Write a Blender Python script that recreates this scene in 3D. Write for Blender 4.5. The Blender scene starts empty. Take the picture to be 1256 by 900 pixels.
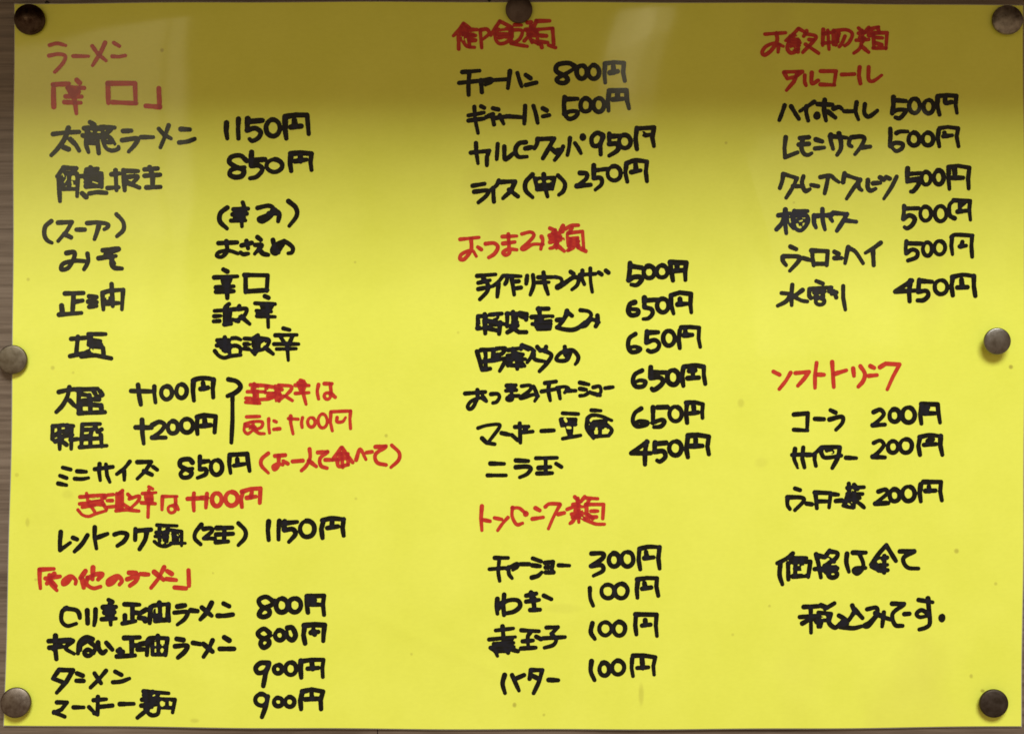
import bpy, bmesh, math, random
import numpy as np
from mathutils import Vector, noise

C = bpy.context.scene.collection
scene = bpy.context.scene
S = 0.000338            # metres per measured unit: an A3 sheet, 420 mm wide
CX, CY, ZC = 628.0, 450.0, 1.45
D = 0.62                # distance of the camera from the wall


def X(px): return (px - CX) * S
def Z(py): return ZC + (CY - py) * S


# ------------------------------------------------------------------ camera
cam_d = bpy.data.cameras.new('camera')
cam = bpy.data.objects.new('camera', cam_d)
C.objects.link(cam)
cam.location = (0, -D, ZC)
cam.rotation_euler = (math.radians(90), 0, 0)
cam_d.sensor_width = 36.0
cam_d.lens = 36.0 * D / (1256 * S)
cam_d.clip_start = 0.01
cam_d.clip_end = 50
scene.camera = cam

# ------------------------------------------------------------------ world, lamps, exposure
world = bpy.data.worlds.new('World')
scene.world = world
world.use_nodes = True
bg = world.node_tree.nodes['Background']
bg.inputs['Color'].default_value = (1.0, 0.70, 0.43, 1)
bg.inputs['Strength'].default_value = 0.36


def area_lamp(name, loc, target, sx, sy, power, color, spread=180):
    d = bpy.data.lights.new(name, 'AREA')
    d.shape = 'RECTANGLE'
    d.size, d.size_y = sx, sy
    d.energy = power
    d.color = color
    d.spread = math.radians(spread)
    o = bpy.data.objects.new(name, d)
    C.objects.link(o)
    o.location = loc
    v = Vector(target) - Vector(loc)
    o.rotation_euler = v.to_track_quat('-Z', 'Y').to_euler()
    return o


# the ceiling light of the room: high, in front of the wall, a little to the right
LD = Vector((0.15, -1.0, 0.80)).normalized()
mid = Vector((0, 0, ZC))
area_lamp('ceiling_light', mid + LD * 2.6, mid, 1.22, 0.70, 66.5, (0.955, 1.0, 0.93))


def window_lamp(name, x0, x1, y0, y1, radiance, color=(1, 0.91, 0.58), dist=1.25):
    """a bright window across the room, whose image lies in the film over x0..x1, y0..y1"""
    k = 1 + dist / D
    xa, xb = X(x0) * k, X(x1) * k
    za, zb = (CY - y1) * S * k, (CY - y0) * S * k
    w, h = xb - xa, zb - za
    c = Vector(((xa + xb) / 2, -dist, ZC + (za + zb) / 2))
    area_lamp(name, c, c + Vector((0, 1, 0)), w, h, radiance * math.pi * w * h, color)


for y0, y1, r in ((47, 300, 1.9), (300, 420, 1.1), (420, 560, 0.55)):
    window_lamp('window_lamp', -40, 198, y0, y1, r)
    window_lamp('window_lamp', 203, 227, y0, y1, r * 1.05)
for y0, y1, f in ((32, 92, 1.0), (92, 122, 0.6), (122, 150, 0.3)):
    window_lamp('window_lamp', 736, 757, y0, y1, 2.9 * f)
    window_lamp('window_lamp', 757, 779, y0, y1, 4.2 * f)
    window_lamp('window_lamp', 781, 799, y0, y1, 2.2 * f)

window_lamp('window_lamp', 915, 1105, 175, 430, 0.8)

scene.view_settings.view_transform = 'Standard'
scene.view_settings.look = 'None'
scene.view_settings.exposure = 0
scene.view_settings.gamma = 1
scene.render.engine = 'CYCLES'
scene.cycles.filter_width = 1.65
scene.cycles.max_bounces = 6


# ------------------------------------------------------------------ helpers
def obj(name, me, mat, parent=None):
    o = bpy.data.objects.new(name, me)
    C.objects.link(o)
    if mat:
        me.materials.append(mat)
    if parent:
        o.parent = parent
    return o


def from_bm(name, bm, mat, parent=None, smooth=True):
    me = bpy.data.meshes.new(name)
    bm.normal_update()
    bm.to_mesh(me)
    bm.free()
    for p in me.polygons:
        p.use_smooth = smooth
    return obj(name, me, mat, parent)


def empty(name, loc, label, cat, group=None):
    o = bpy.data.objects.new(name, None)
    C.objects.link(o)
    o.location = loc
    o.empty_display_size = 0.01
    o['label'] = label
    o['category'] = cat
    if group:
        o['group'] = group
    return o


def new_mat(name):
    m = bpy.data.materials.new(name)
    m.use_nodes = True
    nt = m.node_tree
    return m, nt, nt.nodes['Principled BSDF']


def node(nt, kind, **kw):
    n = nt.nodes.new(kind)
    for k, v in kw.items():
        if k in n.inputs:
            n.inputs[k].default_value = v
        else:
            setattr(n, k, v)
    return n


def ramp(nt, stops):
    r = nt.nodes.new('ShaderNodeValToRGB')
    el = r.color_ramp.elements
    while len(el) < len(stops):
        el.new(0.5)
    for e, (p, c) in zip(el, stops):
        e.position = p
        e.color = c if len(c) == 4 else (*c, 1)
    return r


def mix(nt, a, b, fac, blend='MIX'):
    m = nt.nodes.new('ShaderNodeMix')
    m.data_type = 'RGBA'
    m.blend_type = blend
    for sock, v in ((m.inputs[6], a), (m.inputs[7], b), (m.inputs[0], fac)):
        if isinstance(v, (int, float)):
            sock.default_value = v
        elif isinstance(v, tuple):
            sock.default_value = (*v, 1)
        else:
            nt.links.new(v, sock)
    return m.outputs[2]


def coords(nt, scale=(1, 1, 1), loc=(0, 0, 0)):
    tc = nt.nodes.new('ShaderNodeNewGeometry')
    mp = nt.nodes.new('ShaderNodeMapping')
    mp.inputs['Scale'].default_value = scale
    mp.inputs['Location'].default_value = loc
    nt.links.new(tc.outputs['Position'], mp.inputs['Vector'])
    return mp.outputs['Vector']


# ------------------------------------------------------------------ materials
SPECKS = [(200, 63, 2.4, 2.8, .7), (66, 451, 3, 3, .5), (91, 457, 2, 2, .35), (36, 343, 2.4, 2.4, .5), (474, 534, 2.4, 2.6, .6),
          (631, 863, 2.8, 3.4, .8), (667, 875, 2, 2, .5), (1238.5, 450, 3, 3, .95), (1190, 828, 2.4, 3, .6), (1172, 675, 3.4, 3.4, .7),
          (908, 494, 4.5, 6, .35), (933, 567, 9, 7, .16), (1220, 715, 2.4, 2.4, .5), (943, 742, 2, 2, .45), (898, 777, 2, 2, .35),
          (786, 850, 3.6, 15, .38), (35, 640, 3, 6, .4), (22, 582, 3, 3, .4), (437, 611, 2, 2, .4), (505, 801, 2, 2, .4),
          (240, 882, 6, 3, .35), (436, 322, 1.8, 1.8, .4), (890, 176, 2, 2, .5), (973, 249, 1.8, 1.8, .4), (84, 606, 8, 6, .18),
          (690, 745, 26, 7, .14), (562, 408, 2, 2, .3), (1204, 846, 3, 2.4, .85), (262, 702, 1.6, 1.6, .4), (45, 710, 2, 2, .5)]


def mat_paper():
    m, nt, b = new_mat('laminated_yellow_paper')
    L = nt.links.new
    geo = nt.nodes.new('ShaderNodeNewGeometry')
    n1 = node(nt, 'ShaderNodeTexNoise', Scale=28.0, Detail=5.0, Roughness=0.6)
    L(coords(nt), n1.inputs['Vector'])
    r1 = ramp(nt, [(0.3, (0.785, 0.822, 0.098)), (0.7, (0.835, 0.868, 0.122))])
    L(n1.outputs['Fac'], r1.inputs['Fac'])
    n2 = node(nt, 'ShaderNodeTexNoise', Scale=900.0, Detail=2.0)
    L(coords(nt, (0.5, 1, 1)), n2.inputs['Vector'])
    r2 = ramp(nt, [(0.3, (0.975, 0.975, 0.96)), (0.7, (1, 1, 1))])
    L(n2.outputs['Fac'], r2.inputs['Fac'])
    c = mix(nt, r1.outputs['Color'], r2.outputs['Color'], 1.0, 'MULTIPLY')
    # dirt specks and rubbed spots on the sheet: place, radius (both in sheet units), strength
    acc = None
    for sx, sy, rx, ry, st in SPECKS:
        mp = node(nt, 'ShaderNodeMapping', vector_type='TEXTURE')
        mp.inputs['Location'].default_value = (X(sx), 0, Z(sy))
        mp.inputs['Scale'].default_value = (rx * S, 1, ry * S)
        L(geo.outputs['Position'], mp.inputs['Vector'])
        ln = node(nt, 'ShaderNodeVectorMath', operation='LENGTH')
        L(mp.outputs[0], ln.inputs[0])
        mr = node(nt, 'ShaderNodeMapRange', interpolation_type='SMOOTHSTEP')
        for k, v in ((1, 0.4), (2, 1.25), (3, st * 0.75), (4, 0.0)):
            mr.inputs[k].default_value = v
        L(ln.outputs['Value'], mr.inputs[0])
        if acc is None:
            acc = mr.outputs[0]
        else:
            mx = node(nt, 'ShaderNodeMath', operation='MAXIMUM')
            L(acc, mx.inputs[0])
            L(mr.outputs[0], mx.inputs[1])
            acc = mx.outputs[0]
    c = mix(nt, c, (0.33, 0.27, 0.04), acc)
    # faint smears
    n3 = node(nt, 'ShaderNodeTexNoise', Scale=16.0, Detail=3.0)
    L(coords(nt, (1.0, 1, 0.6), (3, 0, 7)), n3.inputs['Vector'])
    r3 = ramp(nt, [(0.62, (0, 0, 0)), (0.78, (0.35, 0.35, 0.35))])
    L(n3.outputs['Fac'], r3.inputs['Fac'])
    c = mix(nt, c, (0.62, 0.56, 0.10), r3.outputs['Color'])
    L(c, b.inputs['Base Color'])
    b.inputs['Roughness'].default_value = 0.6
    b.inputs['Specular IOR Level'].default_value = 0.2
    b.inputs['Coat Weight'].default_value = 1.0
    b.inputs['Coat Roughness'].default_value = 0.05
    b.inputs['Coat IOR'].default_value = 1.36
    return m


def mat_ink(name, col, col2, twice):
    m, nt, b = new_mat(name)
    n = node(nt, 'ShaderNodeTexNoise', Scale=420.0, Detail=3.0)
    nt.links.new(coords(nt), n.inputs['Vector'])
    r = ramp(nt, [(0.35, col), (0.72, col2)])
    nt.links.new(n.outputs['Fac'], r.inputs['Fac'])
    at = node(nt, 'ShaderNodeAttribute', attribute_name='layers')      # where two strokes of the pen cross
    nt.links.new(mix(nt, r.outputs['Color'], twice, at.outputs['Fac']), b.inputs['Base Color'])
    b.inputs['Roughness'].default_value = 0.6
    b.inputs['Specular IOR Level'].default_value = 0.04
    b.inputs['Coat Weight'].default_value = 1.0
    b.inputs['Coat Roughness'].default_value = 0.05
    b.inputs['Coat IOR'].default_value = 1.36
    return m


def mat_film():
    m, nt, b = new_mat('clear_laminate_film')
    out = nt.nodes['Material Output']
    t = node(nt, 'ShaderNodeBsdfTransparent')
    b.inputs['Base Color'].default_value = (0.75, 0.74, 0.62, 1)
    b.inputs['Roughness'].default_value = 0.2
    ms = node(nt, 'ShaderNodeMixShader')
    ms.inputs[0].default_value = 0.28
    nt.links.new(t.outputs[0], ms.inputs[1])
    nt.links.new(b.outputs[0], ms.inputs[2])
    nt.links.new(ms.outputs[0], out.inputs['Surface'])
    return m


def mat_wood():
    m, nt, b = new_mat('brown_wood_grain')
    L = nt.links.new
    n1 = node(nt, 'ShaderNodeTexNoise', Scale=1.0, Detail=8.0, Roughness=0.65, Distortion=0.4)
    L(coords(nt, (14, 14, 420)), n1.inputs['Vector'])
    r1 = ramp(nt, [(0.30, (0.078, 0.053, 0.041)), (0.50, (0.168, 0.128, 0.103)), (0.72, (0.25, 0.20, 0.168))])
    L(n1.outputs['Fac'], r1.inputs['Fac'])
    n2 = node(nt, 'ShaderNodeTexNoise', Scale=1.0, Detail=4.0)
    L(coords(nt, (5, 5, 60), (2, 1, 0)), n2.inputs['Vector'])
    r2 = ramp(nt, [(0.3, (0.72, 0.66, 0.60)), (0.7, (1.12, 1.1, 1.08))])
    L(n2.outputs['Fac'], r2.inputs['Fac'])
    c = mix(nt, r1.outputs['Color'], r2.outputs['Color'], 1.0, 'MULTIPLY')
    L(c, b.inputs['Base Color'])
    b.inputs['Roughness'].default_value = 0.38
    bp = node(nt, 'ShaderNodeBump', Strength=0.25, Distance=0.0004)
    L(n1.outputs['Fac'], bp.inputs['Height'])
    L(bp.outputs[0], b.inputs['Normal'])
    return m


def mat_metal(name, c1, c2, rough, metallic=1.0):
    m, nt, b = new_mat(name)
    L = nt.links.new
    n = node(nt, 'ShaderNodeTexNoise', Scale=330.0, Detail=5.0, Roughness=0.65)
    L(coords(nt), n.inputs['Vector'])
    r = ramp(nt, [(0.33, c1), (0.66, c2)])
    L(n.outputs['Fac'], r.inputs['Fac'])
    L(r.outputs['Color'], b.inputs['Base Color'])
    b.inputs['Metallic'].default_value = metallic
    rr = ramp(nt, [(0.3, (rough * 0.8,) * 3), (0.7, (min(1, rough * 1.3),) * 3)])
    L(n.outputs['Fac'], rr.inputs['Fac'])
    L(rr.outputs['Color'], b.inputs['Roughness'])
    bp = node(nt, 'ShaderNodeBump', Strength=0.15, Distance=0.0003)
    L(n.outputs['Fac'], bp.inputs['Height'])
    L(bp.outputs[0], b.inputs['Normal'])
    return m


M_PAPER, M_FILM, M_WOOD = mat_paper(), mat_film(), mat_wood()
INK = {
    'black': mat_ink('black_marker_ink', (0.0030, 0.0034, 0.0024), (0.0085, 0.0090, 0.0065), (0.010, 0.011, 0.019)),
    'navy': mat_ink('blue_black_marker_ink', (0.004, 0.006, 0.014), (0.009, 0.014, 0.030), (0.006, 0.009, 0.030)),
    'red': mat_ink('red_marker_ink', (0.50, 0.030, 0.020), (0.58, 0.050, 0.028), (0.40, 0.016, 0.020)),
}

# ------------------------------------------------------------------ wall and the overhang that shades its top
bm = bmesh.new()


def add_box(bm, x0, x1, y0, y1, z0, z1):
    v = [bm.verts.new(p) for p in ((x0, y0, z0), (x1, y0, z0), (x1, y1, z0), (x0, y1, z0),
                                   (x0, y0, z1), (x1, y0, z1), (x1, y1, z1), (x0, y1, z1))]
    for f in ((0, 3, 2, 1), (4, 5, 6, 7), (0, 1, 5, 4), (1, 2, 6, 5), (2, 3, 7, 6), (3, 0, 4, 7)):
        bm.faces.new([v[i] for i in f])


SEAM = X(463)
add_box(bm, -0.9, SEAM - 0.00018, 0, 0.012, ZC - 0.62, ZC + 0.62)
add_box(bm, SEAM + 0.00018, 0.9, 0, 0.012, ZC - 0.62, ZC + 0.62)
add_box(bm, -0.9, 0.9, 0.0125, 0.02, ZC - 0.62, ZC + 0.62)
wall = from_bm('wall', bm, M_WOOD, smooth=False)
wall['kind'] = 'structure'
wall['label'] = 'brown wood grain wall panel behind the yellow menu'

SH_Z, SH_D = 0.211, 0.186
bm = bmesh.new()
add_box(bm, -0.9, 0.9, -SH_D, -0.0005, ZC + SH_Z, ZC + SH_Z + 0.03)
bmesh.ops.bevel(bm, geom=bm.edges[:], offset=0.002, segments=2, affect='EDGES')
soffit = from_bm('wall_overhang', bm, M_WOOD, smooth=False)
soffit['kind'] = 'structure'
soffit['label'] = 'brown wooden overhang of the wall above the menu'

M_HOLE, _nt, _b = new_mat('dark_hole')
_b.inputs['Base Color'].default_value = (0.012, 0.009, 0.007, 1)
for hx, hy, hr in ((58, 4, 2.3), (600, 1.5, 1.8)):
    bm = bmesh.new()
    bmesh.ops.create_cone(bm, cap_ends=True, segments=18, radius1=hr * S, radius2=hr * S * 0.8, depth=0.0008)
    for v in bm.verts:
        v.co = Vector((v.co.x, v.co.z, v.co.y))
    h = from_bm('nail_hole', bm, M_HOLE, wall)  # nail hole in the wall; its dark inside is a near-black disc
    h.location = (X(hx), -0.0003, Z(hy))


# ------------------------------------------------------------------ the laminated menu sheet
def cr(pts, t):
    """smooth lookup through (t, value) pairs"""
    xs, ys = [p[0] for p in pts], [p[1] for p in pts]
    for i in range(len(xs) - 1):
        if t <= xs[i + 1] or i == len(xs) - 2:
            u = (t - xs[i]) / (xs[i + 1] - xs[i])
            m0 = (ys[i + 1] - ys[max(i - 1, 0)]) / (xs[i + 1] - xs[max(i - 1, 0)])
            m1 = (ys[min(i + 2, len(xs) - 1)] - ys[i]) / (xs[min(i + 2, len(xs) - 1)] - xs[i])
            h = xs[i + 1] - xs[i]
            return ((2 * u**3 - 3 * u**2 + 1) * ys[i] + (u**3 - 2 * u**2 + u) * h * m0
                    + (-2 * u**3 + 3 * u**2) * ys[i + 1] + (u**3 - u**2) * h * m1)


LEFT = [(0, 19.5), (0.3, 18.3), (0.55, 16.5), (0.8, 11.5), (1, 6.5)]
RIGHT = [(0, 1253), (0.4, 1254.5), (0.7, 1253.5), (1, 1251)]
TOP = [(0, 6.5), (0.3, 4.5), (0.5, 4.2), (0.8, 6.2), (1, 8.5)]
BOT = [(0, 888), (0.3, 891), (0.5, 892.5), (0.8, 891), (1, 889)]


def sheet_xy(u, v, grow=0.0):
    x = cr(LEFT, v) * (1 - u) + cr(RIGHT, v) * u
    y = cr(TOP, u) * (1 - v) + cr(BOT, u) * v
    x += 0.35 * math.sin(23 * v + 9 * u) * (2 * u - 1) ** 2
    y += 0.35 * math.sin(31 * u + 7 * v) * (2 * v - 1) ** 2
    return x + (2 * u - 1) * grow, y + (2 * v - 1) * grow


PINS = [  # x, y, radius, standoff, tilt x, tilt y
    (35.4, 23.5, 18.8, 1.5, 5, 9), (636.5, 11.5, 16.6, 1.2, 4, 2), (1236.5, 24.5, 18.8, 1.2, -8, -6),
    (14.5, 441, 18.0, 1.5, 2, 6), (1223.8, 418.3, 16.6, 4.0, 3, -3),
    (18.5, 862, 18.6, 1.8, -7, 7), (1219.7, 862.6, 17.7, 2.2, 3, -4)]
CREASES = [(430, 742, 640, 838, 7, 0.00007), (300, 660, 296, 725, 6, 0.00004), (960, 705, 1180, 800, 10, 0.00007),
           (905, 170, 960, 330, 14, 0.00007), (640, 480, 820, 500, 8, 0.00005), (1020, 660, 1045, 615, 6, 0.00006),
           (540, 790, 760, 745, 12, 0.00007), (1085, 100, 1240, 190, 16, 0.00008), (120, 800, 330, 850, 9, 0.00005)]


def height(px, py):
    """how far the sheet stands off the wall (m) at a point of the sheet"""
    x, y = px / 1256.0, py / 900.0
    h = 0.0012
    h += 0.00026 * math.sin(2.1 * math.pi * x + 0.6) * math.sin(1.7 * math.pi * y + 0.3)
    h += 0.00005 * math.sin(5.1 * x * math.pi + 3.0 * y) * math.cos(4.3 * y * math.pi - 1.2 * x)
    h += 0.00011 * noise.noise(Vector((px * 0.0042, py * 0.0034, 3.1)))
    h += 0.00003 * noise.noise(Vector((px * 0.016, py * 0.013, 9.7)))
    # edges lift a little between the pins, and roll over at the sealed rim
    e = min(max(py - 5, 0), max(891 - py, 0)) / 120.0
    h += 0.0006 * math.exp(-e * e * 4) * (0.5 + 0.5 * math.cos(4 * math.pi * x - 3.1))
    for ax, ay, bx, by, wd, am in CREASES:
        if not (min(ax, bx) - 50 < px < max(ax, bx) + 50 and min(ay, by) - 50 < py < max(ay, by) + 50):
            continue
        vx, vy = bx - ax, by - ay
        u = ((px - ax) * vx + (py - ay) * vy) / (vx * vx + vy * vy)
        if -0.13 < u < 1.13:
            q = ((px - ax) * vy - (py - ay) * vx) / math.hypot(vx, vy) / wd
            h += 2.0 * am * math.exp(-q * q) * max(0, 1 - (2 * u - 1) ** 2 / 1.6)
    for qx, qy, r, *_ in PINS:
        d2 = ((px - qx) ** 2 + (py - qy) ** 2) / (130.0 ** 2)
        h += (0.0007 - h) * 0.22 * math.exp(-d2)
    return max(h, 0.0004)


menu = empty('menu_sheet', (X(628), 0, Z(450)),
             'yellow laminated sheet with handwritten black and red Japanese menu, pinned on wood', 'menu')


def sheet_mesh(name, mat, grow, back, front, nu, nv):
    bm = bmesh.new()
    f, b = [], []
    for j in range(nv + 1):
        rf, rb = [], []
        for i in range(nu + 1):
            px, py = sheet_xy(i / nu, j / nv, grow)
            h = height(px, py)
            co = Vector((X(px), 0, Z(py))) - Vector((0, 0, ZC))
            rf.append(bm.verts.new(co + Vector((0, -h - front, 0))))
            rb.append(bm.verts.new(co + Vector((0, -h - back, 0))))
        f.append(rf)
        b.append(rb)
    for j in range(nv):
        for i in range(nu):
            bm.faces.new((f[j][i], f[j + 1][i], f[j + 1][i + 1], f[j][i + 1]))
            bm.faces.new((b[j][i], b[j][i + 1], b[j + 1][i + 1], b[j + 1][i]))
    ring = [(0, i) for i in range(nu)] + [(j, nu) for j in range(nv)] + [(nv, i) for i in range(nu, 0, -1)] + [(j, 0) for j in range(nv, 0, -1)]
    rf = [bm.verts.new(f[j][i].co) for j, i in ring]
    rb = [bm.verts.new(b[j][i].co) for j, i in ring]
    for q in range(len(ring)):
        p = (q + 1) % len(ring)
        bm.faces.new((rf[q], rf[p], rb[p], rb[q]))
    o = from_bm(name, bm, mat, menu)
    return o


paper = sheet_mesh('paper', M_PAPER, 0.0, 0.0, 0.0003, 200, 144)
film = sheet_mesh('laminate_film', M_FILM, 1.3, -0.0001, -0.00002, 160, 116)

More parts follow.
